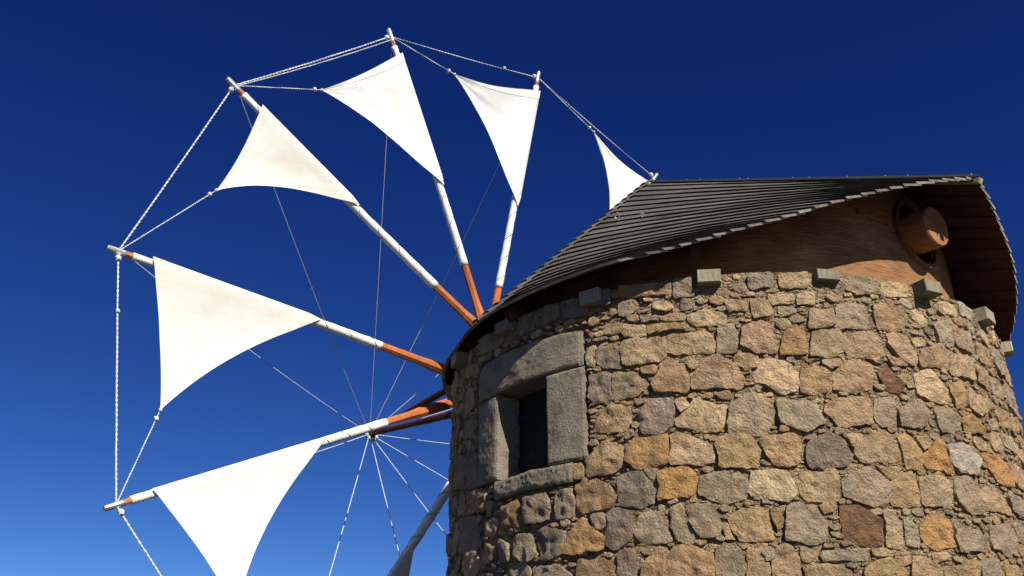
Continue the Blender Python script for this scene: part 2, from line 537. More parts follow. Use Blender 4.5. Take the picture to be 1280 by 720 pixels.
# stone outlines read off the photograph, one block of the wall at a time: origin, scale, "outline:colour"
TR = [((720, 360), 4, """
360,190 540,175 550,205 365,235:y|450,240 650,215 690,270 690,330 500,335 460,320:t|710,195 790,188 805,260 795,325 705,325:g
830,200 930,165 975,200 1000,325 900,325 825,280:k|240,270 330,245 440,255 445,350 400,370 250,390 225,320:t|110,300 200,290 235,330 235,400 160,400 105,380:g
140,185 235,180 240,230 140,235:t|240,185 350,190 355,240 245,245:p|70,435 170,425 178,560 100,575 65,540:d|185,430 290,420 360,490 300,540 190,565:g
430,380 480,360 540,400 565,440 560,520 400,525 385,480:b|660,350 710,340 775,370 845,465 820,505 590,510 580,460:t
900,400 960,350 1040,370 1100,420 1100,520 1040,530 890,465:p|320,400 400,390 405,430 330,430:k|120,640 180,580 260,600 275,670 230,720 110,720 95,690:t
320,620 380,560 470,560 490,600 480,690 430,725 330,725:d|500,660 600,550 690,590 750,590 740,690 700,725 500,690:p
770,590 890,520 960,570 990,620 950,735 760,735:g|500,570 540,550 570,590 520,620:p|50,300 95,290 95,385 55,390:p
800,330 900,340 910,390 850,410 790,370:t|550,370 620,350 640,390 580,400:t|555,150 640,110 740,130 755,180 600,190:p|420,140 540,125 545,160 430,165:t
320,140 410,135 410,165 330,170:d|870,60 950,60 990,130 890,145:t|965,35 1090,45 1085,70 970,75:p|1010,95 1090,95 1095,130 1020,140:g
255,140 310,135 310,165 260,165:k|740,60 850,70 860,120 760,120:t"""),
      ((0, 0), 1, """
980,416 1003,411 1008,443 975,443:o|970,498 1018,503 1030,528 1010,540 976,528:g|777,357 837,352 840,368 777,373:b|842,350 865,347 868,370 843,372:d
735,363 763,362 763,382 735,383:d|702,373 732,372 733,393 703,397:d|648,390 667,388 668,413 650,413:d|670,382 698,378 698,400 670,408:d
602,423 628,408 628,430 603,444:d|934,345 963,342 967,359 940,363:d|974,343 1008,340 1010,359 976,361:t|1055,346 1097,350 1099,368 1059,364:m
1100,352 1131,357 1133,372 1100,370:p|1196,377 1216,388 1214,400 1200,393:W|961,368 992,368 992,379 963,381:p|996,368 1017,366 1017,381 997,381:p
984,640 990,628 1015,634 1032,652 1032,675 1018,680 980,675:g|702,684 729,647 755,671 755,687 707,693:o"""),
      ((1000, 360), 4, """
175,100 240,75 330,90 345,205 170,205:g|365,90 440,80 500,120 510,220 385,205:b|50,110 160,105 165,190 40,200:t|60,225 200,215 212,320 150,350 50,340:t
220,235 365,215 425,340 370,360 240,335 215,300:k|430,235 500,235 565,330 575,390 520,375 440,290:k|660,180 720,165 760,230 760,290 700,280:g
760,190 840,230 855,330 780,290:m|620,310 700,280 740,330 745,415 600,390 590,350:t|760,335 850,350 865,460 750,430:t|550,110 600,120 640,180 600,190 560,150:p
560,255 610,250 620,290 570,295:p|0,420 80,390 155,430 155,520 60,530 0,520:b|170,420 250,365 350,385 365,430 345,510 240,520 165,505:k
385,420 430,395 520,480 500,530 450,520 410,480:B|480,440 550,440 570,480 530,480:t|570,430 640,410 700,460 745,575 690,575 590,540:p
735,480 810,465 820,610 780,600:y|100,365 200,360 205,390 150,400:p|440,350 500,360 530,390 450,385:t|125,590 200,550 335,555 355,680 200,690 120,620:t
370,560 465,555 475,680 400,690 370,640:g|490,620 560,560 610,570 640,650 600,700 500,690:m|670,600 740,590 800,660 800,715 700,720:m
800,650 860,640 920,710 910,730 830,725:o|840,500 900,540 950,600 900,640 840,590:t|870,380 930,420 950,520 890,470:t|950,440 1000,480 1010,560 960,530:m
970,590 1030,620 1040,700 990,680:t|1040,650 1080,660 1085,720 1050,720:y|870,270 930,310 960,400 900,370:t"""),
      ((720, 540), 4, """
50,150 150,50 230,70 240,160 200,200 60,225:b|255,80 300,40 460,5 460,160 300,185 260,150:o|475,10 540,10 690,80 690,140 640,165 470,165:p
700,60 770,0 860,20 915,90 905,180 720,180:y|915,30 1090,5 1120,60 1110,160 1000,170 960,120:y|0,270 60,235 160,260 200,320 180,370 10,410:b
215,220 330,200 400,300 390,350 330,380 215,360:d|420,210 480,180 570,178 610,240 580,320 410,340:O|340,190 410,185 410,230 370,235:g
620,230 700,195 800,195 860,240 850,330 740,360 610,310:g|880,200 1050,190 1095,310 1060,345 870,315:p|70,420 130,410 150,440 145,480 100,480:g
155,410 200,385 275,400 275,530 200,590 150,560:d|290,470 350,400 430,405 485,545 340,555 285,500:g|475,380 530,355 600,530 570,560 510,540 475,470:g
555,380 680,365 735,470 720,510 620,525 570,440:g|770,420 850,375 950,385 995,545 830,545 775,480:y|970,390 1010,385 1035,450 1010,500:y
735,470 760,455 795,540 745,530:k|10,640 110,620 200,670 195,750 10,750:b|210,600 280,585 310,640 300,750 210,750:d|330,690 410,580 455,575 455,750 330,750:y
460,620 530,560 680,610 690,750 465,750:b|700,580 800,565 845,660 840,750 705,750:g|855,590 930,580 970,690 950,750 860,750:t
930,590 985,585 985,640 950,640:g|990,590 1060,560 1120,640 1120,750 990,750:t"""),
      ((1000, 540), 4, """
40,60 150,10 210,50 255,120 230,170 50,180 30,120:d|280,50 380,0 450,10 490,80 480,150 320,155 270,110:t|210,10 280,10 310,20 270,75:k
490,20 550,20 610,110 600,180 530,180:y|570,20 640,30 640,70 610,90:t|620,110 690,35 725,80 765,200 630,180:O|735,65 830,65 890,140 870,215 790,200 745,120:W
890,100 980,130 1050,200 1050,280 980,250 920,150:O|1040,150 1120,200 1120,310 1060,250:k|0,210 180,190 190,340 120,350 0,320:t
215,240 340,175 440,240 440,350 360,375 220,320:g|380,170 490,180 490,210 450,235:t|450,250 560,195 590,290 590,370 450,365:y|590,230 720,225 755,300 755,380 620,370:p
770,230 820,225 870,290 910,400 850,410 780,340:m|900,300 960,270 1020,340 1050,420 920,390:t|850,250 890,260 900,320 870,310:t|1030,310 1110,350 1120,430 1060,400:g
195,370 290,370 400,440 410,560 370,575 220,540:B|415,400 470,395 510,500 510,575 430,570:p|520,430 580,480 590,570 530,560:g
600,470 680,410 740,440 775,570 680,590 610,540:O|770,440 850,500 900,490 930,600 800,600 780,540:m|0,580 80,555 95,600 60,645 10,640:t
110,595 320,585 345,650 110,650:g|350,590 440,590 450,615 380,620:p|470,620 540,595 555,650 500,670:t|570,620 640,640 710,690 700,740 560,740:k
320,680 440,630 530,700 530,740 330,740:y|20,670 120,660 240,680 270,740 30,740:k|660,610 740,600 750,640 680,655:p|720,680 880,640 900,740 730,740:y
890,650 980,630 1010,740 900,740:g|1020,660 1090,680 1110,740 1030,740:y|940,470 1050,460 1080,560 1040,620 960,580:m|1070,450 1120,480 1120,560 1090,540:g"""),
      ((560, 560), 4.5, """
300,340 400,290 415,420 400,450 300,455:o|430,290 550,250 575,340 570,400 440,430:d|610,250 690,230 715,300 710,380 610,410:g
705,90 760,90 775,165 710,180:y|380,500 470,480 500,600 450,640 380,600:g|490,480 540,450 660,470 640,600 540,640:d|490,660 620,655 715,740 490,740:g
290,520 340,540 350,640 300,640:g|110,250 220,230 210,360 110,385:b|80,410 160,380 190,560 80,600:d|40,60 100,40 110,230 40,240:d|110,40 165,30 170,210 110,230:d""")]

UMIN, UMAX, ZMIN, ZMAX, RES = -4.75, 4.75, 2.28, HW - 0.01, 0.01
MW, MH = int((UMAX - UMIN) / RES) + 1, int((ZMAX - ZMIN) / RES) + 1
mask = np.zeros((MH, MW), bool)


def paint(poly, grow=0.0):
    P = np.asarray(poly)
    c = P.mean(0)
    if grow:
        d = P - c
        P = c + d * (1 + grow / (np.linalg.norm(d, axis=1, keepdims=True) + 1e-6))
    x0, y0 = P.min(0)
    x1, y1 = P.max(0)
    i0, i1 = max(0, int((x0 - UMIN) / RES)), min(MW, int((x1 - UMIN) / RES) + 2)
    j0, j1 = max(0, int((y0 - ZMIN) / RES)), min(MH, int((y1 - ZMIN) / RES) + 2)
    if i1 <= i0 or j1 <= j0:
        return
    X, Y = np.meshgrid(UMIN + np.arange(i0, i1) * RES, ZMIN + np.arange(j0, j1) * RES)
    ins = np.zeros(X.shape, bool)
    n = len(P)
    for k in range(n):
        xa, ya = P[k]
        xb, yb = P[(k + 1) % n]
        cond = ((ya > Y) != (yb > Y)) & (X < (xb - xa) * (Y - ya) / (yb - ya + 1e-12) + xa)
        ins ^= cond
    mask[j0:j1, i0:i1] |= ins


def rect(u0, u1, z0, z1):
    i0, i1 = int((u0 - UMIN) / RES), int((u1 - UMIN) / RES)
    j0, j1 = int((z0 - ZMIN) / RES), int((z1 - ZMIN) / RES)
    mask[max(j0, 0):max(j1, 0), max(i0, 0):max(i1, 0)] = True


def rounded(poly, step, jit):
    """cut the corners of an outline, resample it and roughen it"""
    P = np.asarray(poly, float)
    if np.sum(P[:, 0] * np.roll(P[:, 1], -1) - P[:, 1] * np.roll(P[:, 0], -1)) < 0:
        P = P[::-1]
    out = []
    n = len(P)
    for k in range(n):
        a, b = P[k], P[(k + 1) % n]
        out += [a + (b - a) * 0.07, a + (b - a) * 0.5 + rng.uniform(-.05, .05, 2) * np.linalg.norm(b - a), a + (b - a) * 0.93]
    P = np.array(out)
    seg = np.linalg.norm(np.roll(P, -1, 0) - P, axis=1)
    L = seg.sum()
    m_ = int(min(30, max(9, L / step)))
    cs = np.concatenate([[0], np.cumsum(seg)])
    Q = []
    for q in np.linspace(0, L, m_, endpoint=False):
        k = min(np.searchsorted(cs, q, 'right') - 1, len(P) - 1)
        f = (q - cs[k]) / (seg[k] + 1e-9)
        Q.append(P[k] * (1 - f) + P[(k + 1) % len(P)] * f)
    Q = np.array(Q)
    return Q + rng.uniform(-jit, jit, Q.shape)


def stone_geo(poly, h, tilt=0.06, inner=(0.90, 0.66, 0.42, 0.2), seed=0.0, floor=0.0):
    """a hewn stone: broken sides up to a sharp rim, then a rough, nearly flat face of its own"""
    n = len(poly)
    c = poly.mean(0)
    tx, ty = rng.uniform(-tilt, tilt, 2)
    amp = min(1.0, np.ptp(poly, axis=0).min() / .2)

    def depth(w):
        d = h + (w[0] - c[0]) * tx + (w[1] - c[1]) * ty
        # broad breaks (folded noise gives creases) and small roughness
        d += amp * 0.034 * (0.35 - abs(noise.noise((w[0] * 7 + seed, w[1] * 7, seed * 3.7))))
        d += amp * 0.016 * noise.noise((w[0] * 21, w[1] * 21 + seed, 1.3))
        return max(d, floor)
    vs, fs = [], []
    for q in poly:
        w = c + (q - c) * 1.03
        vs.append(wall_pt(w[0], min(w[1], HW + .012), -0.045))
    rim = [depth(c + (q - c) * .97) - .004 * rng.uniform(0.2, 1.6) for q in poly]
    for _ in range(2):
        for q, d in zip(poly, rim):
            vs.append(wall_pt(q[0], min(q[1], HW + .012), d))
    for s in inner:
        for q in poly:
            w = c + (q - c) * s
            vs.append(wall_pt(w[0], min(w[1], HW + .012), depth(w)))
    vs.append(wall_pt(c[0], min(c[1], HW + .012), depth(c)))
    for k in range(n):
        k2 = (k + 1) % n
        fs.append((k, k2, n + k2, n + k))
    for r in range(2, 2 + len(inner)):
        for k in range(n):
            k2 = (k + 1) % n
            fs.append((r * n + k, r * n + k2, (r + 1) * n + k2, (r + 1) * n + k))
    e = (2 + len(inner)) * n
    for k in range(n):
        fs.append((e + k, e + (k + 1) % n, len(vs) - 1))
    return vs, fs


def tint(c, v=0.12):
    s = 1 + rng.uniform(-v, v)
    return tuple(np.clip(np.array(c) * s * (1 + rng.uniform(-0.03, 0.03, 3)), 0.02, 0.8)) + (rng.uniform(0, 1),)


# the window surround keeps the field stones off
rect(-49.6 * D2R * RW, -21.3 * D2R * RW, 4.165, 4.50)
rect(-49.6 * D2R * RW, -21.2 * D2R * RW, 3.44, 4.18)
rect(-42.9 * D2R * RW, -24.3 * D2R * RW, 3.275, 3.45)
JO = [-98, -78.5, -58.8, -39.5, -19.5, 1.0, 20.4, 39.6, 58.6, 78.0, 97.5]
for a_ in JO:
    rect(a_ * D2R * RW - .12, a_ * D2R * RW + .12, 4.58, 4.76)

n_parts = 0
for org, sc, txt in TR:
    for item in txt.replace('\n', '|').split('|'):
        if ':' not in item:
            continue
        pts, cc = item.strip().split(':')
        poly = [px_wall(org[0] + float(q.split(',')[0]) / sc, org[1] + float(q.split(',')[1]) / sc) for q in pts.split()]
        if max(q[0] for q in poly) > 4.5:
            continue
        paint(poly, 0.006)
        pc = np.mean(poly, axis=0)
        poly = [tuple(pc + (np.array(q) - pc) * (1 + .011 / (np.linalg.norm(np.array(q) - pc) + 1e-6))) for q in poly]
        P = rounded(poly, 0.033, 0.007)
        h = rng.uniform(0.002, 0.022)
        vs, fs = stone_geo(P, h, 0.05, seed=n_parts * 1.37)
        link('stone', vs, fs, M['stone'], tower, smooth=True, cols=tint(PAL[cc]))
        n_parts += 1

# fill what is left: random stones from large to small, then chips
KEYS = 'ggttttppykkmdmgtb'
chips_v, chips_f, chips_c = [], [], []


def add_chip(vs, fs, c):
    n = len(chips_v)
    chips_v.extend(vs)
    chips_f.extend([tuple(i + n for i in f) for f in fs])
    chips_c.extend([c] * len(vs))


def blob(u, z, ru, rz, n, ang):
    out = []
    for k in range(n):
        a_ = 2 * math.pi * (k + rng.uniform(-.25, .25)) / n
        rr = rng.uniform(.8, 1.1)
        x, y = ru * rr * math.cos(a_), rz * rr * math.sin(a_)
        e = 0.85
        x = math.copysign(abs(x / ru) ** e * ru, x)
        y = math.copysign(abs(y / rz) ** e * rz, y)
        out.append((u + x * math.cos(ang) - y * math.sin(ang), z + x * math.sin(ang) + y * math.cos(ang)))
    return np.array(out)


for size, tries in ((0.17, 1500), (0.14, 2000), (0.11, 3000), (0.085, 5000), (0.06, 9000), (0.042, 14000), (0.028, 20000), (0.019, 24000)):
    for _ in range(tries):
        u = rng.uniform(UMIN + .05, UMAX - .05)
        z = rng.uniform(ZMIN, ZMAX)
        asp = rng.uniform(0.5, 0.9) if size > .05 else rng.uniform(0.28, 0.75)
        ru, rz = size, size * asp
        i0, i1 = int((u - ru - UMIN) / RES), int((u + ru - UMIN) / RES) + 1
        j0, j1 = int((z - rz - ZMIN) / RES), int((z + rz - ZMIN) / RES) + 1
        if i0 < 0 or j0 < 0 or j1 > MH or i1 > MW:
            continue
        sub = mask[j0:j1, i0:i1]
        if sub.mean() > (0.02 if size > .05 else 0.10):
            continue
        ang = rng.uniform(-.22, .22)
        big = size >= 0.042
        P0 = blob(u, z, ru * 1.08, rz * 1.08, rng.randint(5, 8), ang)
        paint(P0, 0.004 if big else 0.0)
        c = tint(PAL[KEYS[rng.randint(len(KEYS))]], .2)
        if big:
            P = rounded(P0, 0.035, 0.006)
            vs, fs = stone_geo(P, rng.uniform(0.0, 0.016), 0.10, seed=rng.uniform(0, 99))
            vis = -0.98 < u / RW < 1.25 and z > 2.55
            if vis and n_parts < 300:
                link('stone', vs, fs, M['stone'], tower, smooth=True, cols=c)
                n_parts += 1
            else:
                add_chip(vs, fs, c)
        else:
            vs, fs = stone_geo(P0, rng.uniform(-0.006, 0.006), 0.22, inner=(0.5,), seed=rng.uniform(0, 99), floor=-.012)
            add_chip(vs, fs, c)

# stones of the wall the photograph does not look at: below the frame and round the back
z = 0.02
while z < HW - .1:
    h = rng.uniform(.2, .3)
    u = -math.pi * RW
    while u < math.pi * RW - .1:
        w = rng.uniform(.22, .45)
        inside = (UMIN + .02 < u + w / 2 < UMAX - .02) and z + h > ZMIN
        if not inside and z + h < HW + .01:
            P0 = np.array([(u + .01, z + .012), (u + w * .5, z + rng.uniform(.0, .03)), (u + w - .01, z + .012), (u + w - rng.uniform(.01, .04), z + h * .5),
                           (u + w - .015, z + h - .015), (u + w * .5, z + h - rng.uniform(0, .03)), (u + .015, z + h - .015), (u + rng.uniform(.005, .04), z + h * .5)])
            P = rounded(P0, .05, .006)
            vs, fs = stone_geo(P, rng.uniform(0, .03), .06, seed=rng.uniform(0, 99))
            add_chip(vs, fs, tint(PAL[KEYS[rng.randint(len(KEYS))]], .15))
        u += w
    z += h
ch = link('small_stones', chips_v, chips_f, M['chips'], tower, smooth=True, cols=np.array(chips_c))
ch['kind'] = 'stuff'


# --- window: dark shutter set deep, with dressed lintel, jambs and sill
def block(u0, u1, z0, z1, din, dout, name, parent, mat, nu_=8, nz_=6, skew=None, rough=0.003):
    """a dressed stone that follows the curve of the wall; rounded, slightly uneven"""
    vs, fs = [], []
    ids = {}

    def vert(i, j, k):
        key = (i, j, k)
        if key not in ids:
            fu, fz = i / nu_, j / nz_
            u = u0 + (u1 - u0) * fu
            z = z0 + (z1 - z0) * fz
            if skew:
                z = skew(fu, fz, z)
            d = dout if k else din
            if k:
                ed = min(fu, 1 - fu, ) * (u1 - u0)
                ez = min(fz, 1 - fz) * (z1 - z0)
                e = min(ed, ez)
                d -= max(0, 0.022 - e) * 0.6
                d += rough * 2.0 * noise.noise((u * 7, z * 7, d)) + rough * noise.noise((u * 30, z * 30, 3.0))
                u += .35 * rough * noise.noise((u * 13, z * 13, 7.7))
                z += .8 * rough * noise.noise((u * 13, z * 13, 1.7))
            ids[key] = len(vs)
            vs.append(wall_pt(u, z, d))
        return ids[key]
    for i in range(nu_):
        for j in range(nz_):
            fs.append((vert(i, j, 1), vert(i + 1, j, 1), vert(i + 1, j + 1, 1), vert(i, j + 1, 1)))
            fs.append((vert(i, j, 0), vert(i, j + 1, 0), vert(i + 1, j + 1, 0), vert(i + 1, j, 0)))
    for i in range(nu_):
        fs.append((vert(i, 0, 0), vert(i + 1, 0, 0), vert(i + 1, 0, 1), vert(i, 0, 1)))
        fs.append((vert(i, nz_, 1), vert(i + 1, nz_, 1), vert(i + 1, nz_, 0), vert(i, nz_, 0)))
    for j in range(nz_):
        fs.append((vert(0, j, 0), vert(0, j, 1), vert(0, j + 1, 1), vert(0, j + 1, 0)))
        fs.append((vert(nu_, j, 1), vert(nu_, j, 0), vert(nu_, j + 1, 0), vert(nu_, j + 1, 1)))
    return link(name, vs, fs, mat, parent, smooth=False)


aa = lambda d: d * D2R * RW
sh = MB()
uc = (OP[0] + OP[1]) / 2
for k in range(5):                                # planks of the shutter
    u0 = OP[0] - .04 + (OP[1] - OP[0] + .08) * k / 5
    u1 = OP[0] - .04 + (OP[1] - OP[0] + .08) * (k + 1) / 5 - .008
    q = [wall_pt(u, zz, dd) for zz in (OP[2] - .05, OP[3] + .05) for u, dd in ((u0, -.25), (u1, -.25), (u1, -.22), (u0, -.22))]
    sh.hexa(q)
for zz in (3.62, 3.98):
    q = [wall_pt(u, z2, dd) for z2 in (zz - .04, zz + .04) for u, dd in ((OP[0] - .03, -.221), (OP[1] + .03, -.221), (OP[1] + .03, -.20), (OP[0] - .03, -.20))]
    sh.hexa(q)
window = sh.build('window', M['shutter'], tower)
window['label'] = 'small deep-set window with dark plank shutter and dressed grey stone surround'
arch = lambda fu, fz, z: z - fz * (0.07 * max(0, 1 - fu / .12) ** 2 + .035 * max(0, (fu - .6) / .4) ** 2)
block(aa(-49.4), aa(-21.7), 4.172, 4.492, -.40, .022, 'lintel', window, M['dressed'], 40, 20, arch, .004)
block(aa(-29.5), aa(-21.5), 3.437, 4.160, -.40, .018, 'jamb', window, M['dressed'], 18, 36)
block(aa(-49.6), aa(-42.7), 3.45, 4.160, -.40, .016, 'jamb', window, M['dressed'], 18, 36)
block(aa(-42.9), aa(-24.4), 3.285, 3.428, -.42, .030, 'sill', window, M['dressed'], 36, 10, lambda fu, fz, z: z - .006 * math.sin(fu * 9), .007)

# --- floor joists whose ends stick out under the roof
for a_ in JO:
    t = a_ * D2R
    dr = np.array((math.sin(t), -math.cos(t), 0))
    tg = np.array((math.cos(t), math.sin(t), 0))
    jb = MB()
    hz = 0.050 + .006 * math.sin(a_ * 7)
    rr_ = .05 * math.sin(a_ * 5.1)
    tg = tg * math.cos(rr_) + np.array((0, 0, math.sin(rr_)))
    uz = np.cross(dr, tg)
    uz = uz if uz[2] > 0 else -uz
    q = []
    for k, rr in ((0, 2.2), (1, 2.6 + .088 + .012 * math.sin(a_ * 3)), (2, 2.6 + .096 + .012 * math.sin(a_ * 3))):
        w = 0.088 - (0.006 if k == 2 else 0)
        h2 = hz - (0.006 if k == 2 else 0)
        for i, j in ((-1, -1), (1, -1), (1, 1), (-1, 1)):
            q.append(dr * (rr + (.03 * math.sin(a_ * 11) if k else 0)) + tg * w * i + uz * h2 * j + np.array((0, 0, HW - .035)))
    fs = [(0, 3, 2, 1), (8, 9, 10, 11)]
    for r in (0, 4):
        for k in range(4):
            k2 = (k + 1) % 4
            fs.append((r + k, r + k2, r + 4 + k2, r + 4 + k))
    jb.add(q, fs)
    jb.build('joist_end', M['joist'], tower)

# ================================================================== ROOF CAP
AX = np.array([-0.75561994, 0.65231432, 0.05936779])          # axle direction, towards the sails
AB = np.array([0.65346692, 0.75695507, 0.0])
AC = np.array([0.04493875, -0.03879489, 0.99823618])
AO = np.array([0, 0, 5.5911])
AH = np.array([-0.75695507, 0.65346692, 0.0])                 # the same, level
NH = np.array([-0.65346692, -0.75695507, 0.0])                # sideways, towards the camera
roof = thing('wooden_cap', 'steep dark cap of lapped wooden boards with raised tail hood on the tower', 'roof', (0, 0, HW))

APX = np.array([0.63, 0.0, 7.46])
E_PH = [0, 10, 19, 27, 33, 40, 46, 52, 58, 65, 72, 81, 91, 105, 180]
E_Z = [5.68, 5.53, 5.37, 5.23, 5.12, 5.02, 4.95, 4.89, 4.86, 4.84, 4.81, 4.78, 4.76, 4.75, 4.75]
HIPA = 97.0
TAILA = 60.0


def eave(phi):
    a_ = abs(phi)
    rho = np.interp(a_, [0, 12, 35, 90, 105, 180], [2.98, 2.88, 2.82, 2.79, 2.70, 2.68])
    z = np.interp(a_, E_PH, E_Z)
    f = math.radians(phi)
    return np.array([-rho * math.cos(f), rho * math.sin(f), z])


def hip(v):
    return eave(HIPA) * (1 - v) + APX * v


def S_side(u, v):
    e0 = eave(HIPA + (TAILA - HIPA) * u)
    chord = hip(0) * (1 - u) + eave(TAILA) * u
    return hip(v) * (1 - u) + eave(TAILA * (1 - v)) * u + max(0, 1 - v) ** 1.3 * (e0 - chord)


def S_front(u, v):                                # u 0..1 from near hip to far hip
    return eave(HIPA + (360 - 2 * HIPA) * u if HIPA + (360 - 2 * HIPA) * u <= 180 else HIPA + (360 - 2 * HIPA) * u - 360) * (1 - v) + APX * v


def W3(q, side=1):
    return AH * q[0] + NH * q[1] * side + np.array([0, 0, q[2]])


NB = 23
TH = 0.022


def nrm(S, u, v):
    e = 0.01
    du = S(min(u + e, 1), v) - S(max(u - e, 0), v)
    dv = S(u, min(v + e, .995)) - S(u, max(v - e, 0))
    n = np.cross(du, dv)
    n /= np.linalg.norm(n) + 1e-9
    if n[2] < 0:
        n = -n
    return n


def course(S, k, nseg, side, tail):
    """one lapped board: its lower edge rides on the board below"""
    v0, v1 = k / NB, min((k + 1) / NB + .022, 1.0)
    ucut = 1.0
    if tail:
        end = S(1.0, v0)
        best = 1e9
        for q in np.linspace(.7, 1, 61):
            d = np.linalg.norm(S(q, v1) - end)
            if d < best:
                best, ucut = d, q
        ucut = 1 - (1 - ucut) * rng.uniform(.05, .28)
    j0 = rng.uniform(-.003, .003)
    over = rng.uniform(0, .006) if tail else 0
    mb = MB()
    vs = []
    for i in range(nseg + 1):
        f = i / nseg
        ulo, uhi = f, f * ucut
        p0, p1 = S(ulo, v0), S(uhi, v1)
        n0, n1 = nrm(S, ulo, v0), nrm(S, uhi, v1)
        wob = .004 * noise.noise((k * 3.1, f * 5, side))
        pb = S(ulo, min(v0 + .006, 1))
        vs += [pb + n0 * (0.017 + wob), p1 + n1 * (0.000), p1 + n1 * TH * .7, p0 + n0 * (0.017 + TH + wob)]
    vs = [W3(q, side) for q in vs]
    fo, mi = [], []
    for i in range(nseg):
        a_, b_ = i * 4, i * 4 + 4
        for (x, y), m_ in (((0, 1), 1), ((1, 2), 0), ((2, 3), 0), ((3, 0), 2)):
            fo.append((a_ + x, b_ + x, b_ + y, a_ + y) if side < 0 else (a_ + y, b_ + y, b_ + x, a_ + x))
            mi.append(m_)
    fo.append((0, 1, 2, 3))
    mi.append(2)
    e = nseg * 4
    fo.append((e + 3, e + 2, e + 1, e))
    mi.append(2)
    # shorten towards the origin of the parent
    return vs, fo, mi


RM = [M['shingle'], M['soffit'], M['cut']]
roof_pts = []
for side in (1, -1):
    for k in range(NB):
        vs, fo, mi = course(S_side, k, 18, side, True)
        mi2 = [0 if m_ == 2 and i < len(mi) - 2 and k > 0 else m_ for i, m_ in enumerate(mi)]
        link('roof_board', vs, fo, RM, roof, matidx=mi2)
    for i in range(41):
        for j in range(41):
            roof_pts.append(W3(S_side(i / 40, j / 40), side))
for k in range(NB):
    vs, fo, mi = course(S_front, k, 22, 1, False)
    mi2 = [0 if m_ == 2 and i < len(mi) - 2 and k > 0 else m_ for i, m_ in enumerate(mi)]
    link('roof_board', vs, fo, RM, roof, matidx=mi2)
for i in range(61):
    for j in range(41):
        roof_pts.append(W3(S_front(i / 60, j / 40)))
RP = np.array(roof_pts)


def zroof(x, y):
    d = (RP[:, 0] - x) ** 2 + (RP[:, 1] - y) ** 2
    i = np.argsort(d)[:4]
    w = 1 / (d[i] + 1e-5)
    return float((RP[i, 2] * w).sum() / w.sum())


# short overlapping caps that step down both hips
for side in (1, -1):
    for k in range(1, NB):
        v0, v1 = k / NB - .004, (k + 1) / NB + .012
        p0, p1 = hip(max(v0, 0)), hip(min(v1, 1))
        ns1 = nrm(S_side, .02, .5)
        nf = nrm(S_front, .02, .5)
        nn = ns1 + nf
        nn /= np.linalg.norm(nn)
        ax = p1 - p0
        ln = np.linalg.norm(ax)
        ax /= ln
        t1 = np.cross(nn, ax)
        if t1 @ (APX - eave(0)) > 0:
            t1 = -t1
        # two leaves, one on each face of the hip
        mb = MB()
        for tt, nx in ((t1, ns1), (-t1, nf)):
            tt = tt - nx * (tt @ nx)
            tt /= np.linalg.norm(tt)
            w = .045
            q = []
            for base, lift in ((p0, .062), (p1, .036)):
                c = base + nn * lift
                q += [c, c + tt * w - nn * 0.0, c + tt * w + nx * .016, c + nx * .016]
            q = [W3(x, side) for x in q]
            mb.add(q, [(0, 3, 2, 1), (4, 5, 6, 7), (0, 1, 5, 4), (1, 2, 6, 5), (2, 3, 7, 6), (3, 0, 4, 7)], 0)
        mb.build('hip_cap', [M['shingle']], roof)

# ridge flashing with nail heads, and the ridge beam end that peeps out at the tail
rb = MB()
T0, T1 = APX + np.array([.02, 0, .035]), eave(0) + np.array([-.02, 0, .035])
dirr = (T1 - T0) / np.linalg.norm(T1 - T0)
upv = np.cross(dirr, np.array([0, 1.0, 0]))
if upv[2] < 0:
    upv = -upv
NR = 16
for sd in (1, -1):
    vs = []
    for i in range(NR + 1):
        c = T0 + (T1 - T0) * i / NR
        lat = np.array([0, .075 * sd, -.05])
        vs += [c + upv * .018, c + lat + upv * .018, c + lat + upv * .010, c + upv * .006]
    vs = [W3(q) for q in vs]
    fs = []
    for i in range(NR):
        a_ = i * 4
        for x in range(4):
            y = (x + 1) % 4
            fs.append((a_ + x, a_ + y, a_ + 4 + y, a_ + 4 + x))
    fs += [(0, 3, 2, 1), (NR * 4, NR * 4 + 1, NR * 4 + 2, NR * 4 + 3)]
    rb.add(vs, fs)
ridge = rb.build('ridge_flashing', M['flash'], roof)
for i in range(11):
    c = T0 + (T1 - T0) * (i + .5 + .35 * math.sin(i * 2.7)) / 11 + upv * .019
    nb_ = MB()
    nb_.tube([W3(c - upv * .004), W3(c + upv * .004)], [.008, .005], 6)
    nb_.build('nail_head', M['cap'], ridge)
be = MB()
c0, c1 = T1 - dirr * .5 - upv * .05, T1 + dirr * .035 - upv * .03
be.box(W3((c0 + c1) / 2), W3(dirr), W3(np.array([0, 1., 0])), W3(upv), np.linalg.norm(c1 - c0) / 2, .028, .022)
be.build('ridge_beam', M['cut'], roof)

# bolts with eyes left on the near slope
for (u, v, s_) in ((0.10, 0.655, 1.0), (0.21, 0.66, .6)):
    q = S_side(u, v)
    n = nrm(S_side, u, v)
    eb = MB()
    eb.tube([W3(q), W3(q + n * .06 * s_)], .010, 6)
    ring = []
    for i in range(13):
        t = 2 * math.pi * i / 12
        ring.append(W3(q + n * (.085 + .03 * math.cos(t)) * s_ + np.array([.03 * math.sin(t) * s_, 0, 0])))
    eb.tube(ring, .008, 5, caps=False)
    eb.build('eye_bolt', M['cap'], roof)

